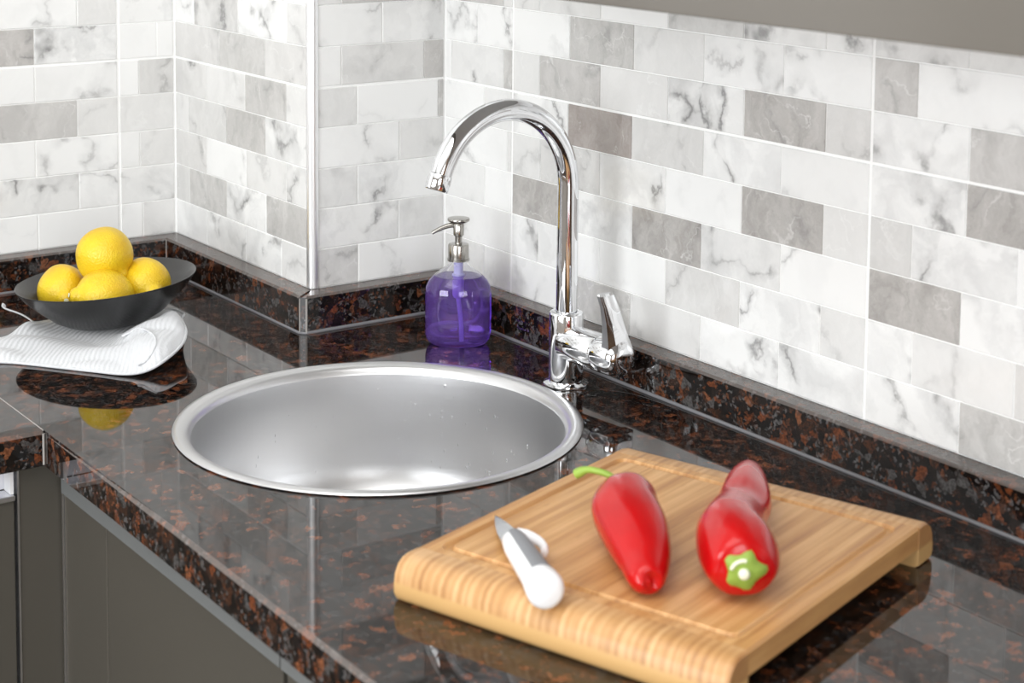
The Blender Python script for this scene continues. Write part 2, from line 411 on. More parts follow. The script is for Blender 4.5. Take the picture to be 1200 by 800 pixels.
hcab = empty('reflection_cupboard', (3.1, -.45, ZF)); tag(hcab, 'unseen tall brown cupboard added to give the chrome dark reflections', 'cupboard')  # out of view, added so the chrome has something dark to mirror
box('carcass', (-.32, -.42, 0), (.30, .42, 2.1), OAK, hcab, .002, 1)
for a_ in (-.41, .005): box('door', (-.342, a_, .08), (-.322, a_+.405, 2.08), OAK, hcab, .002, 1)
lampf = empty('ceiling_lamp', (1.25, -1.35, ZC)); tag(lampf, 'large flat white ceiling lamp panel', 'lamp')
box('frame', (-.80, -.70, -.03), (.80, .70, -.001), WHITEPL, lampf, .004, 1)

# ------------------------------------------------------------------ tiles
zc = [.0457, .0935, .143, .192, .242, .2912, .3405, .391, .440, .4895, .539, .5885, .638]
THICK = {4: 1, 10: 1}      # thick joint above rows 4 and 10
def brick(parent, wall, a0, a1, z0, z1, tone, vein, warm, ta, tb, tzb, tzt, c0=None):
    """one tile; wall gives the plane; a = coordinate along the wall; ta/tb/tz* half joints"""
    a0 += ta; a1 -= tb; z0 += tzb; z1 -= tzt
    if a1-a0 < .002: return
    ca, cz = (a0+a1)/2, (z0+z1)/2; ha, hz = (a1-a0)/2, (z1-z0)/2; bv = .0006; d = .003
    # local: (a, depth, z); depth 0 = face, negative = into wall
    V = [(-ha+bv, 0, -hz+bv), (ha-bv, 0, -hz+bv), (ha-bv, 0, hz-bv), (-ha+bv, 0, hz-bv),
         (-ha, -bv, -hz), (ha, -bv, -hz), (ha, -bv, hz), (-ha, -bv, hz),
         (-ha, -d, -hz), (ha, -d, -hz), (ha, -d, hz), (-ha, -d, hz)]
    Fc = [(0, 1, 2, 3)]+[(i, (i+1) % 4, (i+1) % 4+4, i+4)[::-1] for i in range(4)]+[(i+4, (i+1) % 4+4, (i+1) % 4+8, i+8)[::-1] for i in range(4)]
    if wall == 'R': W = [(a, -dd, z) for a, dd, z in V]; loc = (ca, 0, cz)
    if wall == 'S': W = [(a, -dd, z) for a, dd, z in V]; loc = (ca, -p, cz)
    if wall == 'F': W = [(dd, a, z) for a, dd, z in V]; loc = (0, ca, cz)
    if wall == 'L': W = [(dd, a, z) for a, dd, z in V]; loc = (-q, ca, cz)
    o = mesh('brick', W, Fc, MARBLE, parent, False, loc)
    o.color = (tone, vein, warm, 1)
TH, TN = .0019, .0006
def lay(wall, parent, rows, thickj, ends):
    for i, row in enumerate(rows):
        js, tones = row
        for k in range(len(js)-1):
            a0, a1 = js[k], js[k+1]
            tv = tones[k] if k < len(tones) else (random.choice((.0, .0, .05, .25, .35, .9)), random.choice((.2, .6, .9)))
            if not isinstance(tv, tuple): tv = (tv, .25)
            tone, vein = tv[0], tv[1]; warm = tv[2] if len(tv) > 2 else random.random()*.3
            def half(a):
                if any(abs(a-x) < .004 for x in thickj): return TH
                if any(abs(a-x) < .0005 for x in ends): return .0022
                return TN
            brick(parent, wall, a0, a1, zc[i], zc[i+1], tone, vein, warm, half(a0), half(a1),
                  TH*.8 if (i-1) in THICK else (.0008 if i == 0 else TN), TH*.8 if i in THICK else TN)
W0, W1, W2, W3 = (0, .12), (.02, .55), (.03, .9), (.20, .85)
LG, LG2, GR, DK, VD = (.27, .3), (.42, .5), (.66, .4), (.88, .4, .2), (1.0, .5, .7)
x1, x2, x3 = .1465, .7222, 1.300
ext = lambda js, s: js
RWR = [
 ([0, .0893, x1, .2597, .3733, .4892, .6061, x2, .8355], [LG2, LG, W1, GR, LG, W2, W2, W2, GR]),
 ([0, x1, .2006, .3175, .4314, .548, .6622, x2, .7787, .8944], [(.15, .3), W2, W2, W0, LG2, W2, LG, W2, (.2, .4), LG2]),
 ([0, .0894, x1, .2579, .3739, .4878, .6059, x2, .8333], [(.2, .3), W1, DK, (.05, 1), DK, W3, W1, DK, W2]),
 ([0, .1364, x1, .204, .3161, .4303, .5482, .6628, x2, .7748, .8937], [W1, LG, LG, LG2, W2, W0, DK, LG, LG2, W2, W0]),
 ([0, .0878, x1, .2566, .3716, .4891, .6039, x2, .8359], [W1, (.2, .6), W2, VD, LG2, W2, (.08, .3), W2, DK]),
 ([0, .0135, .1279, x1, .2007, .3149, .4312, .549, .6633, x2, .8376], [W0, W3, GR, LG, GR, LG, (.12, 1), DK, LG2, W2, GR]),
 ([0, .0709, x1, .2581, .3729, .4876, .6048, x2, .777, .8987], [W1, W2, W2, (.75, .3), LG, W1, W1, GR, W1, W1]),
 ([0, .1265, x1, .199, .3143, .4294, .5466, .6615, x2, .8344, .9438], [GR, LG, LG, LG, W0, LG2, W2, W2, W3, LG]),
]
B = .11545
for i in range(8):
    js, tn = RWR[i]
    k = js[-1]+B
    while k < 1.62:
        js.append(k); k += B
    js.append(1.62)
def genrow(lo, hi, off):
    js = [lo]; a = lo+off
    while a < hi-.01: js.append(a); a += B
    js.append(hi); return (js, [])
for i in range(8, 12): RWR.append(genrow(0, 1.62, .032 if i % 2 == 0 else .088))
lay('R', wall_right, RWR, (x1, x2, x3), (0,))
PF = [([-p, -.1264, 0], [LG2, (.03, .4)]), ([-p, -.0684, 0], [(.15, 1), LG]), ([-p, -.1276, 0], [(.15, .9), W2]),
      ([-p, -.0674, 0], [(.02, .6), LG]), ([-p, -.1282, -.0099, 0], [LG, W0, GR]), ([-p, -.1503, -.0313, 0], [W1, (.30, .8), GR]),
      ([-p, -.0925, 0], [W1, W2]), ([-p, -.1502, 0], [(.15, .3), GR])]
for i in range(8, 12): PF.append(genrow(-p, 0, .05 if i % 2 == 0 else .09))
lay('F', wall_front, PF, (), (0,))
PS = [([-q, -.2856, -.1715, -.0754, 0], [W2, W2, W2, (.2, .4)]), ([-q, -.3394, -.2279, -.1159, 0], [LG2, GR, (.05, 1), GR]),
      ([-q, -.2848, -.1703, -.0619, 0], [LG2, W1, LG, (.25, .7)]), ([-q, -.3414, -.2279, -.1183, 0], [LG, LG2, (.75, .3), (.15, .9)]),
      ([-q, -.2882, -.1728, -.0627, 0], [(.35, .9), LG, GR, LG]), ([-q, -.2455, -.1184, 0], [LG2, GR, LG2]),
      ([-q, -.3218, -.1906, -.0604, 0], [W1, (.4, .9), W2, LG]), ([-q, -.2455, -.1184, 0], [LG, LG, W1])]
for i in range(8, 12): PS.append(genrow(-q, 0, .05 if i % 2 == 0 else .1))
lay('S', wall_side, PS, (), (-q,))
yj = -.2750
LW = [([-.3898, yj, -.2417, -p], [W0, W0, W0, LG]), ([-.3326, yj, -p], [(.15, 1), W2, (.15, .9)]),
      ([-.3919, yj, -.2451, -p], [W1, W1, (.1, .6), LG]), ([-.3335, yj, -p], [(.6, .8, .2), LG, (.28, .2)]),
      ([-.3914, yj, -.2453, -p], [W1, (.06, .6), W0, LG2]), ([-.3912, yj, -.2189, -p], [(.75, .8), (.0, 1), W1, W0]),
      ([-.332, yj, -p], [W1, LG, (.1, 1)]), ([-.3912, yj, -.2189, -p], [LG, W1, W1, LG])]
for i in range(12):
    if i >= 8: LW.append(([-.3912, yj, -p], [W1, W1, LG]))
    js, tn = LW[i]; k = js[0]-B
    first = len(tn) == len(js)
    while k > -1.0:
        js.insert(0, k)
        if not first: tn.insert(0, random.choice((W0, W1, W2, LG, GR)))
        first = False; k -= B
    # the joint list grows to the left, tones with it
    tn[:] = tn[:]
    LW[i] = (js, tn)
lay('L', wall_left, LW, (yj, yj-5*B), (-p,))

# silver tile trim on the outer corner of the pillar
tr = []
for i in range(9):
    a = PI/2*i/8; tr.append((-.0065+.0085*math.cos(a)*.98+.0, -p+.0065-.0085*math.sin(a)))
prof = [(-.010, -p+.001), (-.0085, -p-.0016)]+[(-.0062+.0085*math.sin(a), -p+.0062-.0085*math.cos(a)) for a in [PI/2*i/8 for i in range(9)]]+[(.0016, -p+.0095), (-.001, -p+.011)]
v = [(x, y, z) for z in (hs+.001, ZC-.01) for x, y in prof]; n_ = len(prof)
ct = mesh('trim_1', v, [(i, i+1, n_+i+1, n_+i) for i in range(n_-1)]+[tuple(range(n_)), tuple(n_+i for i in range(n_))], TRIMMETAL, None, True)
autosmooth(ct, 50); tag(ct, kind='structure', label='bright aluminium edge strip on the outer corner of the tiled pillar')

# ------------------------------------------------------------------ granite upstand
def upstand(name, pts, label):
    """pts: four plan corners (wall side first two, room side last two)"""
    (ax, ay), (bx2, by2), (cx2, cy2), (dx, dy) = pts
    bv = .0028
    wn_ = Vector((bx2-cx2, by2-cy2)).normalized() if (bx2 != cx2 or by2 != cy2) else Vector((0, 1))
    wd = Vector((ax-dx, ay-dy)).normalized()
    P_ = [(ax, ay, 0), (bx2, by2, 0), (cx2, cy2, 0), (dx, dy, 0), (ax, ay, hs), (bx2, by2, hs),
          (cx2, cy2, hs-bv), (dx, dy, hs-bv), (cx2+wn_.x*bv, cy2+wn_.y*bv, hs), (dx+wd.x*bv, dy+wd.y*bv, hs)]
    Fs = [(0, 1, 2, 3), (0, 1, 5, 4), (3, 2, 6, 7), (7, 6, 8, 9), (9, 8, 5, 4), (0, 4, 9, 7, 3), (1, 5, 8, 6, 2)]
    o = mesh(name, P_, Fs, GRANITE); o.data.materials.append(GRANEDGE)
    for po in o.data.polygons:
        c = po.center
        if c.z > hs-.004 and po.normal.z > .3: po.material_index = 1
    return tag(o, label, kind='structure')
ch = .006
u_r = upstand('trim_2', [(0, 0), (2.0, 0), (2.0, -t), (t2, -t)], 'granite upstand along the tiled wall behind the tap')
u_f = upstand('trim_3', [(0, -p), (0, 0), (t2, -t), (t2, -p-t2+ch)], 'granite upstand at the foot of the pillar face behind the sink')
u_s = upstand('trim_4', [(-q, -p), (0, -p), (t2-ch, -p-t2), (-q+t2, -p-t2)], 'granite upstand at the foot of the pillar side')
u_l = upstand('trim_5', [(-q, -1.15), (-q, -p), (-q+t2, -p-t2), (-q+t2, -1.15)], 'granite upstand behind the fruit bowl')
# small faceted piece closing the outer corner
v = []
for z in (0, hs-.0015):
    v += [(0, -p, z), (t2-ch, -p-t2, z), (t2, -p-t2+ch, z)]
o = mesh('corner_facet', v, [(0, 1, 2), (3, 4, 5), (1, 2, 5, 4), (0, 1, 4, 3), (0, 2, 5, 3)], GRANITE, u_f)
def bead(name, path, r, mat, parent): return tube(name, path, r, mat, parent, 8, smooth=80)
bead('silicone_bead', [(t2, -t, .001), (2.0, -t, .001)], .0021, CAULK, u_r)
bead('silicone_bead', [(t2, -p-t2+ch, .001), (t2, -t, .001)], .0024, CAULK, u_f)
bead('silicone_bead', [(-q+t2, -p-t2, .001), (t2-ch, -p-t2, .001), (t2, -p-t2+ch, .001)], .0018, CAULK, u_s)
bead('silicone_bead', [(-q+t2, -1.1, .001), (-q+t2, -p-t2, .001)], .0018, CAULK, u_l)
bead('joint_line', [(t2-ch, -p-t2, .001), (t2-ch, -p-t2, hs-.003)], .0008, CAULKW, u_s)
bead('joint_line', [(t2, -p-t2+ch, .001), (t2, -p-t2+ch, hs-.003)], .0012, CAULKW, u_f)
bead('joint_line', [(-q+t2, -p-t2, .001), (-q+t2, -p-t2, hs-.002)], .0007, CAULKW, u_l)

# ------------------------------------------------------------------ countertop
xf, D1 = .1915, -.600
SX, SY, SR = .3566, -.3118, .2040
ct = empty('countertop', (0, 0, 0))
tag(ct, 'polished dark brown granite worktop around the round sink, with two slabs meeting in a corner', 'countertop')
TS = .0365
def slab(name, poly, chamf, hole=None):
    """poly CCW list; chamf = set of edge indices (i -> i+1) with a chamfer on top"""
    n = len(poly); bv = .0035
    P_ = [Vector(a) for a in poly]
    def inset(d):
        out = []
        for i in range(n):
            e0 = (i-1) % n; e1 = i
            A, Bp, Cp = P_[(i-1) % n], P_[i], P_[(i+1) % n]
            d0 = d if e0 in chamf else 0; d1 = d if e1 in chamf else 0
            t0 = (Bp-A).normalized(); t1 = (Cp-Bp).normalized()
            n0 = Vector((-t0.y, t0.x)); n1 = Vector((-t1.y, t1.x))
            # intersect offset lines
            den = t0.x*t1.y-t0.y*t1.x
            a = A+n0*d0; c = Bp+n1*d1
            s = ((c.x-a.x)*t1.y-(c.y-a.y)*t1.x)/den
            out.append(a+t0*s)
        return out
    I = inset(bv)
    top = [(a.x, a.y, 0) for a in I]; mid = [(a.x, a.y, -bv) for a in P_]; lowm = [(a.x, a.y, -TS+.002) for a in P_]
    J = inset(.002); bot = [(a.x, a.y, -TS) for a in J]
    bm = bmesh.new()
    R1 = [bm.verts.new(c) for c in top]; R2 = [bm.verts.new(c) for c in mid]; R3 = [bm.verts.new(c) for c in lowm]; R4 = [bm.verts.new(c) for c in bot]
    fm = {}
    for Ra, Rb, k in ((R1, R2, 1), (R2, R3, 0), (R3, R4, 0)):
        for i in range(n):
            fc = bm.faces.new((Ra[i], Ra[(i+1) % n], Rb[(i+1) % n], Rb[i])); fc.material_index = 1 if (k and i in chamf) else 0
    for ring in (R1, R4):
        es = [bm.edges.get((ring[i], ring[(i+1) % n])) for i in range(n)]
        if hole:
            cx, cy, r, m = hole
            hv = [bm.verts.new((cx+r*math.cos(2*PI*i/m), cy+r*math.sin(2*PI*i/m), ring[0].co.z)) for i in range(m)]
            es += [bm.edges.new((hv[i], hv[(i+1) % m])) for i in range(m)]
            if ring is R1: H1 = hv
            else: H2 = hv
        bmesh.ops.triangle_fill(bm, edges=es, use_beauty=True)
    if hole:
        m = hole[3]
        for i in range(m): bm.faces.new((H1[i], H1[(i+1) % m], H2[(i+1) % m], H2[i]))
    bmesh.ops.recalc_face_normals(bm, faces=bm.faces)
    me = bpy.data.meshes.new(name); bm.to_mesh(me); bm.free()
    o = link(name, me, GRANITE, ct); me.materials.append(GRANEDGE); me.materials.append(GRANTOP)
    for po in me.polygons:
        if po.normal.z > .9 and po.center.z > -.0005: po.material_index = 2
    return o
XE = 2.0
slab('slab', [(-q+.001, -.6003), (xf, -.6), (XE, -.6+(XE-xf)*-.012), (XE, -.001), (.001, -.001), (.001, -p-.001), (-q+.001, -p-.001)], {1}, (SX, SY, SR-.002, 96))
slab('slab', [(-q+.001, -1.15), (xf, -1.15), (xf, -.6009), (-q+.001, -.6009)], {1})
bead('joint_line', [(-q+.03, -.6006, -.0004), (xf-.003, -.6006, -.0004)], .0008, CAULKW, ct)
bead('joint_line', [(xf-.0005, -.6012, -.003), (xf-.0005, -.6012, -TS+.002)], .0014, CAULKW, ct)

# ------------------------------------------------------------------ sink
sk = empty('round_sink', (SX, SY, 0)); tag(sk, 'round brushed stainless steel sink bowl set into the granite, with water drops', 'sink')
lathe('rim', [(.1995, -.0005), (.2035, .0001), (.2058, .0005), (.2066, .0014), (.2055, .0030), (.2020, .0040), (.1980, .0036), (.1932, .0018), (.1900, -.0020), (.1885, -.0070)], STEEL, sk, 128, caps=False)
lathe('basin', [(.1885, -.0070), (.1876, -.016), (.1862, -.040), (.1838, -.075), (.1795, -.105), (.171, -.132), (.155, -.151), (.125, -.163), (.09, -.168), (.06, -.170), (.046, -.171), (.043, -.174), (.040, -.176)], STEEL, sk, 128, caps=False)
drn = lathe('drain', [(.0001, -.178), (.036, -.178), (.040, -.1755), (.041, -.176), (.041, -.186), (.0001, -.186)], SATIN, sk, 48)
# drops on the wall of the basin
rnd = random.Random(5); v, f = [], []
def prof_r(z):
    zs = [-.132, -.105, -.075, -.040, -.016]; rs = [.171, .1795, .1838, .1862, .1876]
    return interp(zs, rs, z)
for k in range(75):
    a = PI*.83+rnd.gauss(-.25, .42); z = -.016-rnd.random()**.8*.105; rr = prof_r(z); r = rnd.uniform(.0008, .0022)
    c = Vector((rr*math.cos(a), rr*math.sin(a), z)); nrm = Vector((-math.cos(a), -math.sin(a), .12)).normalized()
    t1 = nrm.cross(Vector((0, 0, 1))).normalized(); t2v = nrm.cross(t1); b0 = len(v)
    st = rnd.uniform(1, 1.7)
    v.append(c+nrm*r*.7)
    for j in range(7): v.append(c+(t1*math.cos(j*2*PI/7)*.8+t2v*math.sin(j*2*PI/7)*st)*r+nrm*r*.0+nrm*.0002)
    for j in range(7): f.append((b0, b0+1+j, b0+1+(j+1) % 7))
dr = mesh('water_drops', v, f, WATER, sk, True); dr['kind'] = 'stuff'

# ------------------------------------------------------------------ tap
FX, FY = .3583, -.0763
fc = empty('kitchen_tap', (FX, FY, 0)); tag(fc, 'tall chrome gooseneck mixer tap with one side lever, beside the sink', 'tap')
lathe('base_ring', [(.0001, 0), (.0245, 0), (.0250, .0012), (.0245, .0028), (.0215, .0042), (.0185, .005), (.0001, .005)], CHROME, fc, 64)
lathe('body', [(.0001, .004), (.0182, .004), (.0186, .006), (.0186, .0785), (.0180, .0805), (.0168, .0813), (.0132, .0815), (.0128, .0800), (.0001, .0800)], CHROME, fc, 64)
th = math.radians(-85.4); dx, dy = math.cos(th), math.sin(th); RA, HA = .0895, .2198
path = [(0, 0, z) for z in (.078, .10, .14, .18)]+[(dx*RA*(1-math.cos(a)), dy*RA*(1-math.cos(a)), HA+RA*math.sin(a)) for a in [math.radians(x) for x in range(0, 161, 5)]]
sp_ = tube('spout_pipe', path, .0116, CHROME, fc, 40, up=(dy, -dx, 0))
a0, a1_ = math.radians(160), math.radians(168.5)
arcp = lambda a: Vector((dx*RA*(1-math.cos(a)), dy*RA*(1-math.cos(a)), HA+RA*math.sin(a)))
tube('aerator', [arcp(a0), arcp(a0)+(arcp(a0+.02)-arcp(a0)).normalized()*.002, arcp(a0)+(arcp(a0+.02)-arcp(a0)).normalized()*.015, arcp(a0)+(arcp(a0+.02)-arcp(a0)).normalized()*.0165], [.0119, .0124, .0124, .0115], CHROME, sp_, 40)
ha = th+PI/2; hx, hy = math.cos(ha), math.sin(ha); zb_ = .0475
def hp(s, lat=0, up=0): return Vector((hx*s-hy*lat, hy*s+hx*lat, zb_+up))   # lat>0 : away from the spout side
barrel = tube('handle_barrel', [hp(s) for s in (.0, .004, .054, .056)], [.0165, .0200, .0200, .0192], CHROME, fc, 48)
tube('handle_seam', [hp(.055), hp(.0575)], .0186, CHROME, fc, 48)
tube('handle_hub', [hp(s) for s in (.0570, .0585, .080, .087, .0910, .093)], [.0194, .0202, .0202, .0188, .0145, .0085], CHROME, fc, 48)
lev = []
# lever blade: cross-sections from the hub up
secs = [(.003, -.014, .0185, .0110, .078), (.003, .004, .0185, .0110, .078), (-.001, .020, .0150, .0085, .0785), (-.006, .040, .0120, .0062, .079), (-.011, .058, .0104, .0050, .0785), (-.0150, .0690, .0100, .0045, .0770), (-.0158, .0710, .0080, .0026, .0765)]
vv, ff = [], []
for lat, up, wl, wt, s in secs:
    for a, b_ in ((-1, -.55), (-.55, -1), (.55, -1), (1, -.55), (1, .55), (.55, 1), (-.55, 1), (-1, .55)):
        vv.append(hp(s+b_*wt, lat+a*wl, up))
for j in range(len(secs)-1):
    for k in range(8): ff.append((j*8+k, j*8+(k+1) % 8, j*8+8+(k+1) % 8, j*8+8+k))
ff += [tuple(range(8)), tuple((len(secs)-1)*8+k for k in range(8))]
autosmooth(mesh('lever', vv, ff, CHROME, fc, True), 28)

# ------------------------------------------------------------------ soap dispenser
BX, BY = .160, -.085
sd = empty('soap_dispenser', (BX, BY, 0)); tag(sd, 'clear pump bottle of violet liquid soap with a silver pump head', 'soap dispenser')
rotb = math.atan2(Rv.y, Rv.x)
W_ = .0385
bprof = [(.0001, .002), (.020, .0015), (.029, .001), (.0340, .003), (.0372, .0075), (.0385, .013), (.0388, .03), (.0388, .060), (.0380, .068), (.0345, .0750), (.0275, .0825), (.0195, .0890), (.0140, .0930), (.0110, .0970), (.0100, .100)]
inner = [(max(r-.0014, .00005), z+(.0016 if i < 5 else 0)) for i, (r, z) in enumerate(bprof)]
lathe('bottle', bprof+inner[::-1], GLASS, sd, 72, sx=1, sy=.80, rot=rotb, power=2.25)
LZ = .0815
liq = []
for i, (r, z) in enumerate(bprof):
    if z > LZ: break
    liq.append((max(r-.0008, .0001), z+(.0012 if i < 5 else 0)))
liq += [(.0285, LZ), (.0001, LZ)]
lathe('liquid_soap', liq, LIQUID, sd, 72, sx=1, sy=.79, rot=rotb, power=2.25)
tube('dip_tube', catmull([(Rv.x*.004, Rv.y*.004, .006), (Rv.x*.003, Rv.y*.003, .03), (0, 0, .06), (-Rv.x*.002, -Rv.y*.002, .1)], 6), .0026, TUBEM, sd, 12)
lathe('pump_cylinder', [(.0001, .056), (.0045, .056), (.0062, .059), (.0062, .078), (.0075, .079), (.0075, .083), (.0055, .084), (.0055, .099), (.0001, .099)], TUBEM, sd, 24)
lathe('collar', [(.0001, .0995), (.0132, .0995), (.0132, .1015), (.0122, .1018), (.0122, .1175), (.0116, .1190), (.0088, .1195), (.0001, .1195)], PUMPM, sd, 40)
lathe('pump_neck', [(.0001, .118), (.0042, .118), (.0042, .128), (.0062, .1295), (.0066, .1420), (.0050, .1445), (.0001, .1445)], PUMPM, sd, 32)
ph_ = lathe('pump_head', [(.0001, .1435), (.0095, .1445), (.0128, .1465), (.0132, .1480), (.0125, .1495), (.0001, .1502)], PUMPM, sd, 40)
L_ = -Rv
pth = catmull([(0, 0, .1415), (L_.x*.010, L_.y*.010, .1408), (L_.x*.022, L_.y*.022, .1365), (L_.x*.031, L_.y*.031, .1315)], 6)
tube('nozzle', pth, [.0036-.0016*i/(len(pth)-1) for i in range(len(pth))], PUMPM, ph_, 16)

# ------------------------------------------------------------------ cloth under the bowl
outl = [(-.1387, -.60, .003), (-.1408, -.5283, .003), (-.1835, -.4713, .003), (-.190, -.4169, .003), (-.197, -.3600, .003), (-.150, -.3150, .006), (-.100, -.3150, .012), (-.0491, -.3402, .020),
        (.015, -.3646, .024), (.0511, -.3867, .020), (.0796, -.4215, .014), (.0789, -.4435, .006), (.0657, -.4627, .003), (.0354, -.4848, .0022), (.0049, -.5072, .002), (-.0344, -.5366, .002), (-.0567, -.5579, .002), (-.1082, -.62, .002)]
BC = Vector((-.1213, -.4001)); cen = Vector((-.100, -.430))
cl_pts = catmull(outl+[outl[0]], 8)[:-1]
nr, na = 34, len(cl_pts); v, f = [], []
def bowl_under(rho, ang):
    z = interp([0, .050, .066, .082, .0975, .1058, .14, .3], [.0, .0, .009, .023, .038, .049, .085, .3], rho)
    return .0115+z+rho*math.tan(math.radians(4.6))*math.cos(ang)*.9
dR = math.atan2(R0.y, R0.x); dM = Vector((.075, -.440))-BC
for i in range(nr):
    s = (i/(nr-1))**.8
    for k in range(na):
        e = cl_pts[k]; x = cen.x+(e.x-cen.x)*s; y = cen.y+(e.y-cen.y)*s
        d = Vector((x, y))-BC; rho = d.length; ang = math.atan2(d.y, d.x)-dR
        am = math.atan2(d.y, d.x)-math.atan2(dM.y, dM.x); am = (am+PI) % (2*PI)-PI
        wgt = math.exp(-(max(0, abs(am-.42)-.34)/.26)**2)
        mound = wgt*(.009+.004*math.sin(9*am+.5)+.024*min(1, max(0, (am+.05)/.65)))*min(1, max(0, (rho-.045)/.06))**1.2
        wob = .0016*math.sin(45*x+26*y+1.1)+.0011*math.sin(80*y-35*x)
        crease = .0040*abs(math.sin(26*x-38*y+.6*math.sin(60*x)))*min(1, max(0, (rho-.06)/.05))
        flat = .0070+crease+wob*min(1, max(0, (rho-.05)/.03))
        # a drawn-up wrinkle left of the bowl
        wr = .016*math.exp(-(((x+.165)**2)/.0006+((y+.500)**2)/.0005))
        z = (flat+mound+wr)*(1-s**9)+e.z*s**5
        z = min(z, bowl_under(rho, ang))
        v.append((x, y, max(.0018, z)))
for i in range(nr-1):
    for k in range(na):
        k2 = (k+1) % na; f.append((i*na+k, i*na+k2, (i+1)*na+k2, (i+1)*na+k))
kc = empty('folded_cloth', (-.06, -.44, 0)); tag(kc, 'folded white ribbed kitchen cloth lying under the black bowl', 'cloth')
def rel(o, root=None): o.location = -Vector(kc.location); return o
co = rel(mesh('cloth_sheet', v, f, CLOTH, kc, True)); sm = co.modifiers.new('thickness', 'SOLIDIFY'); sm.thickness = .0016; sm.offset = -1
def onc(x, y):
    near = sorted(v, key=lambda a: (a[0]-x)**2+(a[1]-y)**2)[:5]
    return sum(a[2] for a in near)/5
hp_ = catmull([(a, b_, 0) for a, b_ in [(-.0189,-.4285),(-.0114,-.4108),(.0229,-.4103),(.0540,-.4190),(.0690,-.4330),(.0700,-.4480)]], 8)
hz_ = [onc(a.x, a.y) for a in hp_]
hz_ = [sum(hz_[max(0, i-4):i+5])/len(hz_[max(0, i-4):i+5])+.0007 for i in range(len(hz_))]
rel(tube('stitched_hem', [(a.x, a.y, z) for a, z in zip(hp_, hz_)], .0013, CLOTH, kc, 8))
rel(tube('rolled_edge', [Vector(a) for a in cl_pts]+[Vector(cl_pts[0])], .0017, CLOTH, kc, 8))
rel(tube('hanging_loop', catmull([(-.2236, -.4938, .022), (-.2160, -.4953, .019), (-.195, -.482, .014), (-.182, -.472, .006)], 6), [(.0010, .0032)]*19, CLOTH, kc, 10))

# ------------------------------------------------------------------ bowl and lemons
bw = empty('black_bowl', (-.1213, -.4001, .0122)); tag(bw, 'shallow black round bowl holding four lemons, standing on the white cloth', 'bowl')
outp = [(.0001, .000), (.048, .000), (.052, .0015), (.066, .009), (.082, .023), (.0975, .038), (.1058, .0490), (.1068, .0500)]
inp = [(.1060, .0510), (.1042, .0495), (.0955, .039), (.080, .025), (.064, .0115), (.050, .006), (.0001, .0045)]
lathe('bowl_outside', outp+[(.1068, .0508), (.1060, .0510)], BOWLM, bw, 96, caps=False)
lathe('bowl_inside', inp[::-1], BOWLIN, bw, 96, caps=False)
tilt = Matrix.Rotation(math.radians(-4.6), 4, Vector((-F0.x, -F0.y, 0)) * 1.0)
tilt = Matrix.Rotation(math.radians(4.6), 4, -F0)
bw.matrix_world = Matrix.Translation((-.1213, -.4001, .0120)) @ tilt
def lemon(loc, axis, L2, R_, label, seed):
    rnd = random.Random(seed)
    ax = Vector(axis).normalized()
    xs = [-1, -.985, -.955, -.92, -.86, -.76, -.6, -.38, -.12, .14, .38, .58, .72, .80, .86, .93, 1.0, 1.06, 1.09, 1.10]
    rs = [.0, .10, .20, .32, .48, .66, .82, .94, 1.0, .995, .92, .79, .62, .45, .33, .29, .265, .19, .09, .0]
    pts = []
    o = None
    seg = 40; v, f = [], []
    rot = ax.to_track_quat('Z', 'Y').to_matrix()
    for x, r in zip(xs, rs):
        for k in range(seg):
            a = 2*PI*k/seg; m = 1+.02*math.sin(3*a+seed+x*2)+.012*math.sin(5*a+x*3)
            off = .05*R_*max(0, x-.6)*2
            v.append(rot @ Vector((max(r, .002)*R_*m*math.cos(a)+off, max(r, .002)*R_*m*math.sin(a), x*L2)))
    for j in range(len(xs)-1):
        for k in range(seg): f.append((j*seg+k, j*seg+(k+1) % seg, (j+1)*seg+(k+1) % seg, (j+1)*seg+k))
    f += [tuple(range(seg)), tuple((len(xs)-1)*seg+k for k in range(seg))]
    root = empty('lemon', loc)
    bo = mesh('peel', v, f, LEMON, root, True)
    md = bo.modifiers.new('s', 'SUBSURF'); md.levels = 1; md.render_levels = 1
    tip = lathe('stem_scar', [(.0001, 0), (.0022, .0003), (.0028, .0012), (.0001, .0018)], PALE, root, 12)
    tip.matrix_local = Matrix.Translation(rot @ Vector((.06*R_*.8, 0, L2*1.09))) @ rot.to_4x4()
    tag(root, label, 'lemon', 'lemons in the black bowl')
toC = -F0
bb_ = Vector((-.1284, -.4104, 0))
lemon((-.1285, -.4025, .0890), (toC*.36+R0*.60-Zv*.66), .0360, .0345, 'top lemon, stacked on the other three in the black bowl', 1)
lemon((-.0970, -.4180, .0475), (R0*-.80+toC*.42+Zv*.16), .0375, .0330, 'front lemon in the bowl, lying sideways with its nipple to the left', 2)
lemon((-.1660, -.4410, .0440), (R0*.25+toC*.8-Zv*.05), .036, .0310, 'left lemon in the bowl, partly behind the front one', 3)
lemon((-.1080, -.3600, .0530), (toC*.72+R0*.42-Zv*.10), .036, .0310, 'right lemon in the bowl, its tip facing the tap', 4)

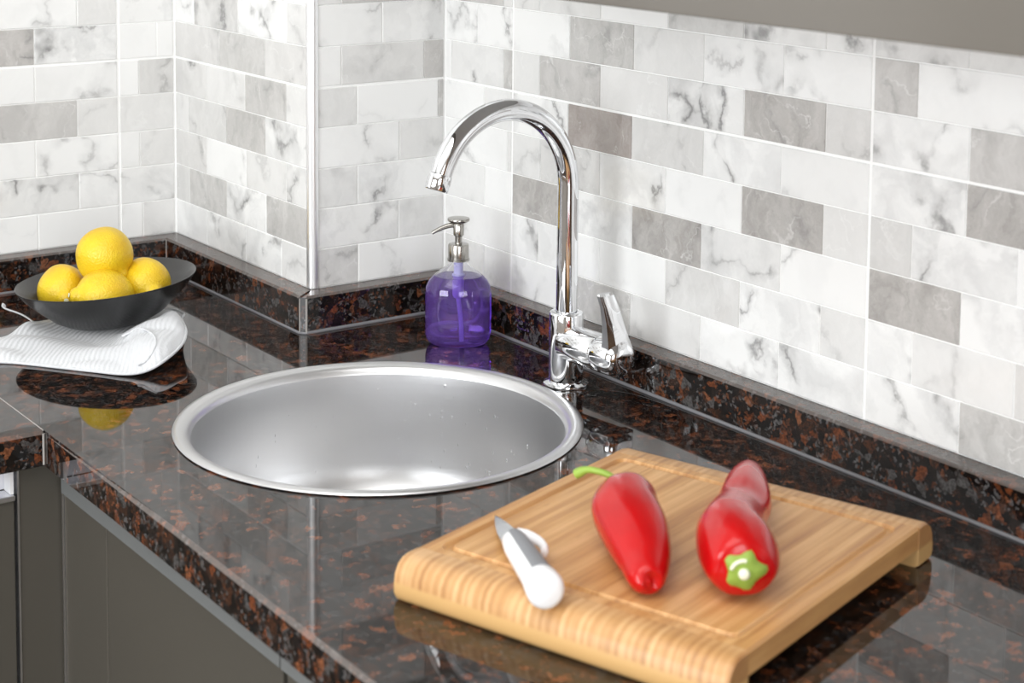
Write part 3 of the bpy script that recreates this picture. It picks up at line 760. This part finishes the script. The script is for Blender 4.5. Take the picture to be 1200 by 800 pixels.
# ------------------------------------------------------------------ cutting board
CBX, CBY, CBA, CW, CL, CH = .8161, -.3171, .3099, .2954, .3393, .0338
cb = empty('cutting_board', (CBX, CBY, 0), CBA); tag(cb, 'rectangular bamboo cutting board with a juice groove and raised end bars', 'cutting board')
bl = .030; hw, hl = CW/2, CL/2
def rr(hx_, hy_, r, z, n=5):
    out = []
    for cx, cy, a in ((hx_-r, hy_-r, 0), (-hx_+r, hy_-r, PI/2), (-hx_+r, -hy_+r, PI), (hx_-r, -hy_+r, 1.5*PI)):
        for k in range(n+1): out.append((cx+r*math.cos(a+PI/2*k/n), cy+r*math.sin(a+PI/2*k/n), z))
    return out
pl = hl-bl+.001
loops = [rr(hw, pl, .0008, .0155), rr(hw, pl, .0008, CH-.002), rr(hw-.002, pl, .0008, CH), rr(hw-.0125, pl-.0095, .010, CH), rr(hw-.0142, pl-.0112, .009, CH-.0028), rr(hw-.0185, pl-.0155, .008, CH-.0028), rr(hw-.0202, pl-.0172, .007, CH)]
v = [q_ for l_ in loops for q_ in l_]; m_ = len(loops[0]); f = []
for j in range(len(loops)-1):
    for k in range(m_): f.append((j*m_+k, j*m_+(k+1) % m_, (j+1)*m_+(k+1) % m_, (j+1)*m_+k))
f += [tuple(range(m_)), tuple((len(loops)-1)*m_+k for k in range(m_))]
mesh('panel', v, f, BAMBOO, cb)
for sgn in (-1, 1):
    # profile in (y, z), outer side rounded
    pr_ = [(hl-bl, 0.0), (hl-.006, 0.0), (hl-.002, .0015), (hl, .0055), (hl, .012), (hl-.0015, .0215), (hl-.0055, .0285), (hl-.0115, .0325), (hl-.018, CH+.0001), (hl-bl, CH+.0001)]
    v, f = [], []
    ends = [(-hw-.0005, .86), (-hw+.0025, 1), (hw-.0025, 1), (hw+.0005, .86)]
    cy_, cz_ = hl-bl/2, CH/2
    for x_, s_ in ends:
        for y_, z_ in pr_: v.append((x_, sgn*(cy_+(y_-cy_)*(1 if s_ == 1 else .90)), cz_+(z_-cz_)*(1 if s_ == 1 else .92)))
    n_ = len(pr_)
    for j in range(3):
        for k in range(n_): f.append((j*n_+k, j*n_+(k+1) % n_, (j+1)*n_+(k+1) % n_, (j+1)*n_+k))
    f += [tuple(range(n_)), tuple(3*n_+k for k in range(n_))]
    autosmooth(mesh('end_bar', v, f, BAR, cb, True), 40)

# ------------------------------------------------------------------ peppers
def pepper(name, pts, radii, label, lobes, seed, stem=None, flat=.92):
    og = Vector(pts[len(pts)//2]); og.z = zb2
    root = empty(name, og)
    path = [a-og for a in catmull(pts, 10)]; n = len(path)
    ks = [i*10 for i in range(len(pts))]
    # smooth radii with catmull too
    rp = catmull([(r, 0, 0) for r in radii], 10); rad = [max(.0008, a.x) for a in rp]
    sh = lambda s, a: 1+lobes*(math.cos(3*a+seed)*.6+math.cos(2*a+seed*2)*.4)*math.sin(PI*min(1, s*1.05))**.5+.012*math.sin(7*a+s*9+seed)
    tube('skin', [tuple(x) for x in path], [(r*flat, r) for r in rad], PEPPER, root, 40, shape=sh, up=(0, 0, 1), smooth=80)
    return tag(root, label, 'pepper'), path, og
zb2 = CH
p1, pa, og1 = pepper('red_pepper', [(.7795, -.3350, zb2+.0290), (.7820, -.3370, zb2+.0290), (.7880, -.3420, zb2+.0288), (.808, -.3585, zb2+.0280), (.835, -.3725, zb2+.0258), (.860, -.3860, zb2+.0215), (.8790, -.3975, zb2+.0170), (.8960, -.4105, zb2+.0145), (.9000, -.4120, zb2+.0145)],
               [.001, .0150, .0235, .0266, .0262, .0228, .0182, .0122, .001], 'red pointed pepper with a curved green stem, tip towards the front, on the board', .03, 1.3)
st = catmull([Vector(a)-og1 for a in [(.7835, -.3370, zb2+.029), (.7720, -.3375, zb2+.0355), (.7641, -.3416, zb2+.0405), (.7544, -.3481, zb2+.0425), (.7460, -.3510, zb2+.0410), (.7380, -.3540, zb2+.0360)]], 6)
tube('stem', st, [interp([0, .15, .75, .9, 1], [.0045, .0026, .0027, .0040, .0042], i/(len(st)-1)) for i in range(len(st))], STEM, p1, 14)
cx_ = lathe('calyx', [(.0001, 0), (.0095, -.0008), (.0105, .0006), (.006, .0026), (.0001, .0034)], CALYX, p1, 20)
dirp = (Vector(pa[0])-Vector(pa[12])).normalized()
cx_.matrix_local = Matrix.Translation(Vector((.7800, -.3352, zb2+.0292))-og1) @ dirp.to_track_quat('Z', 'Y').to_matrix().to_4x4()

p2, pb, og2 = pepper('red_pepper', [(.9490, -.3640, zb2+.0280), (.9465, -.3625, zb2+.0280), (.9400, -.3580, zb2+.0285), (.922, -.3440, zb2+.0300), (.898, -.3280, zb2+.0300), (.878, -.3080, zb2+.0280), (.858, -.2840, zb2+.0260), (.838, -.2600, zb2+.0255), (.812, -.2330, zb2+.0250), (.786, -.2060, zb2+.0230), (.779, -.1990, zb2+.0220)],
               [.0015, .0170, .0255, .0300, .0290, .0255, .0218, .0215, .0175, .0100, .001], 'bent red pointed pepper with its cut green stem end facing the camera, on the board', .06, .4)
dirp = (Vector(pb[5])-Vector(pb[28])).normalized()
mt = Matrix.Translation(Vector((.9475, -.3630, zb2+.0285))-og2) @ dirp.to_track_quat('Z', 'Y').to_matrix().to_4x4()
v, f = [(0, 0, .004)], []
ns = 36
for j, (rb, zz) in enumerate(((.0060, .0040), (.0125, .0022), (.0150, -.0030))):
    for k in range(ns):
        a = 2*PI*k/ns; m = 1+(.16*math.cos(5*a)+.07*math.sin(3*a+1))*(j/2)
        v.append((rb*m*math.cos(a), rb*m*math.sin(a), zz+(.0006 if k % 2 else 0)))
for k in range(ns): f.append((0, 1+k, 1+(k+1) % ns))
for j in range(2):
    for k in range(ns): f.append((1+j*ns+k, 1+j*ns+(k+1) % ns, 1+(j+1)*ns+(k+1) % ns, 1+(j+1)*ns+k))
ca = mesh('calyx', v, f, CALYX, p2, True); ca.matrix_local = mt
cs = lathe('cut_stem', [(.0001, .002), (.0042, .002), (.0040, .0065), (.0030, .0075), (.0001, .0078)], PALE, ca, 16)
cf = tube('calyx_scar', [Vector((.0095*math.cos(a), .0095*math.sin(a), .0036)) for a in [PI*.45+PI*.45*k/8 for k in range(9)]], .0015, PALE, ca, 8)

# ------------------------------------------------------------------ knife
kn = empty('paring_knife', (0, 0, 0)); KO = Vector((.79, -.447, CH)); kn.location = KO; tag(kn, 'small paring knife with a white and grey plastic handle lying on the board', 'knife')
kt = Vector((.7054, -.4127, zb2+.0035)); kb = Vector((.8690, -.4815, zb2+.0148)); kd = (kb-kt); kd.z = 0; kL = kd.length; kd.normalize(); ks_ = Vector((-kd.y, kd.x, 0))
def kp(s, lat, z): return Vector((kt.x+kd.x*s+ks_.x*lat, kt.y+kd.y*s+ks_.y*lat, zb2+z))-KO
bs = [(0.0, 0, 0, .0030), (.012, -.0028, .0022, .0045), (.030, -.0062, .0048, .0065), (.050, -.0090, .0068, .0085), (.072, -.0100, .0080, .0105), (.085, -.0100, .0080, .0115)]
v, f = [], []
for s, l0, l1, z in bs:
    v += [kp(s, l0, z-.0002), kp(s, l1, z+.0007), kp(s, l1, z-.0007)]
for j in range(len(bs)-1):
    for k in range(3): f.append((j*3+k, j*3+(k+1) % 3, j*3+3+(k+1) % 3, j*3+3+k))
f += [(0, 1, 2), (15, 16, 17)]
mesh('blade', v, f, simple('blade_steel', (.62, .63, .65), .2, 1), kn)
hs_ = [(.070, .0060, .0070, -.001, .0110), (.074, .0095, .0082, -.001, .0115), (.090, .0112, .0096, -.001, .0120), (.120, .0118, .0106, -.0005, .0125), (.150, .0124, .0112, 0, .0130), (.165, .0138, .0136, 0, .0139), (.174, .0140, .0142, 0, .0141), (.1785, .0125, .0130, 0, .0141), (.1800, .0090, .0095, 0, .0141)]
tube('handle', [tuple(kp(s, l, z)) for s, a, b_, l, z in hs_], [(b_, a) for s, a, b_, l, z in hs_], WHITEPL, kn, 28, up=(0, 0, 1), smooth=70)
# grey inlay on the upper side of the handle, and the finger guard
v, f = [], []
gs_ = [.0735, .080, .092, .105, .120, .135, .150, .158]
angs = [math.radians(a) for a in (122, 100, 78, 56, 34, 12)]
for s_ in gs_:
    ra_ = interp([h[0] for h in hs_], [h[1] for h in hs_], s_); rb_ = interp([h[0] for h in hs_], [h[2] for h in hs_], s_)
    l_ = interp([h[0] for h in hs_], [h[3] for h in hs_], s_); z_ = interp([h[0] for h in hs_], [h[4] for h in hs_], s_)
    for a in angs: v.append(kp(s_, l_+(rb_+.0005)*math.cos(a), z_+(ra_+.0005)*math.sin(a)))
    for a in angs[::-1]: v.append(kp(s_, l_+(rb_-.001)*math.cos(a), z_+(ra_-.001)*math.sin(a)))
m2_ = len(angs)*2
for j in range(len(gs_)-1):
    for k in range(m2_): f.append((j*m2_+k, j*m2_+(k+1) % m2_, (j+1)*m2_+(k+1) % m2_, (j+1)*m2_+k))
f += [tuple(range(m2_)), tuple((len(gs_)-1)*m2_+k for k in range(m2_))]
autosmooth(mesh('grip_inlay', v, f, GREYPL, kn, True), 40)
gp = catmull([tuple(kp(.073, .002, .0165)), tuple(kp(.078, .010, .0155)), tuple(kp(.087, .0165, .0135)), tuple(kp(.096, .0185, .0115)), tuple(kp(.101, .0165, .0105))], 5)
tube('finger_guard', gp, [(.0045, .0030)]*(len(gp)-1)+[(.003, .002)], WHITEPL, kn, 14, up=(0, 0, 1))

# ------------------------------------------------------------------ water spilt by the tap
def puddle(pts, label, z=.0007):
    pp = catmull([(a, b_, 0) for a, b_ in pts+[pts[0]]], 5)[:-1]; n = len(pp)
    c = sum(pp, Vector())/n; v = [(c.x, c.y, z)]; f = []
    for s, zz in ((.8, z), (.94, z*.8), (1.0, .00005)):
        v += [(c.x+(a.x-c.x)*s, c.y+(a.y-c.y)*s, zz) for a in pp]
    for k in range(n): f.append((0, 1+k, 1+(k+1) % n))
    for j in range(2):
        for k in range(n): f.append((1+j*n+k, 1+j*n+(k+1) % n, 1+(j+1)*n+(k+1) % n, 1+(j+1)*n+k))
    return tag(mesh('water_puddle', v, f, WATER, None, True), label, 'puddle')
puddle([(.392, -.058), (.420, -.040), (.455, -.033), (.490, -.032), (.500, -.040), (.470, -.048), (.440, -.062), (.415, -.078), (.395, -.080)], 'thin puddle of water on the granite beside the foot of the tap')

# ------------------------------------------------------------------ base cabinets
YR, XL = -.575, .1715
bc = empty('sink_cabinet', (0, 0, 0)); tag(bc, 'taupe base cabinet below the sink with an aluminium strip above the door', 'cabinet')
box('carcass', (XL-.02, YR+.004, ZF+.1), (.6460, YR+.03, -TS-.001), GAPSHADE, bc)
box('corner_filler', (XL+.0075, YR-.001, ZF+.1), (.2865, YR+.004, -.0720), CAB, bc, .0008, 1)
box('door', (.2885, YR-.001, ZF+.1), (.6440, YR+.004, -.0720), CAB, bc, .0008, 1)
box('handle_strip', (XL+.0075, YR-.0045, -.0722), (.6440, YR+.004, -TS-.0010), STRIPM, bc, .0008, 1)
box('edge_strip', (XL+.0045, YR-.003, ZF+.1), (XL+.0070, YR+.004, -TS-.002), SATIN, bc)
c2 = empty('base_cabinet', (0, 0, 0)); tag(c2, 'base cabinet at the bottom edge, right of the wide taupe door', 'cabinet')
box('carcass', (.6480, YR+.004, ZF+.1), (1.20, YR+.03, -TS-.001), GAPSHADE, c2)
box('door', (.6520, YR-.001, ZF+.1), (1.20, YR+.004, -.0720), CAB, c2, .0008, 1)
box('handle_strip', (.6470, YR-.0045, -.0722), (1.20, YR+.004, -TS-.0010), STRIPM, c2, .0008, 1)
c3 = empty('corner_panel', (0, 0, 0)); tag(c3, 'upright taupe filler panel with a thin silver edge in the corner of the base cabinets', 'panel')
box('panel', (XL-.02, -.6200, ZF+.1), (XL, YR+.003, -TS-.001), CAB, c3, .0006, 1)
box('edge_strip', (XL-.02, -.6222, ZF+.1), (XL+.001, -.6202, -TS-.001), SATIN, c3)
c4 = empty('drawer_cabinet', (0, 0, 0)); tag(c4, 'taupe cabinet front with an aluminium grip profile at the far left edge', 'cabinet')
box('carcass', (XL-.05, -1.10, ZF+.1), (XL-.024, -.6240, -TS-.001), CAB, c4)
box('door_front', (XL-.018, -1.08, ZF+.1), (XL, -.6250, -.0722), CAB, c4, .001, 1)
box('grip_profile', (XL-.018, -1.08, -.0722), (XL+.004, -.6250, -.0665), SATIN, c4, .001, 1)
box('grip_recess', (XL-.022, -1.08, -.0660), (XL-.0195, -.6250, -TS-.002), simple('lit_recess', (.8, .8, .86), .3), c4)  # pale colour stands in for light on the back of the recess
box('grip_end', (XL-.018, -.6290, -.0660), (XL, -.6255, -TS-.002), WHITEPL, c4)
box('plinth', (XL-.08, -.52, ZF), (.646, -.50, ZF+.1), CAB, bc); box('plinth', (.648, -.52, ZF), (1.20, -.50, ZF+.1), CAB, c2); box('plinth', (XL-.12, -1.10, ZF), (XL-.08, -.63, ZF+.1), CAB, c4)

# ------------------------------------------------------------------ wall cabinet over the counter
ZU = .4545
uc = empty('wall_cabinet', (0, 0, ZU)); tag(uc, 'glossy grey-taupe wall cabinet hanging above the tiles at the top right', 'cabinet')
box('carcass', (.30, -.312, .004), (1.75, -.002, .70), simple('light_grey_carcass', (.50, .50, .49), .4), uc)
box('door', (.30, -.332, 0), (1.2225, -.313, .70), CABGLOSS, uc, .0012, 2)
box('door', (1.2255, -.332, 0), (1.75, -.313, .70), CABGLOSS, uc, .0012, 2)
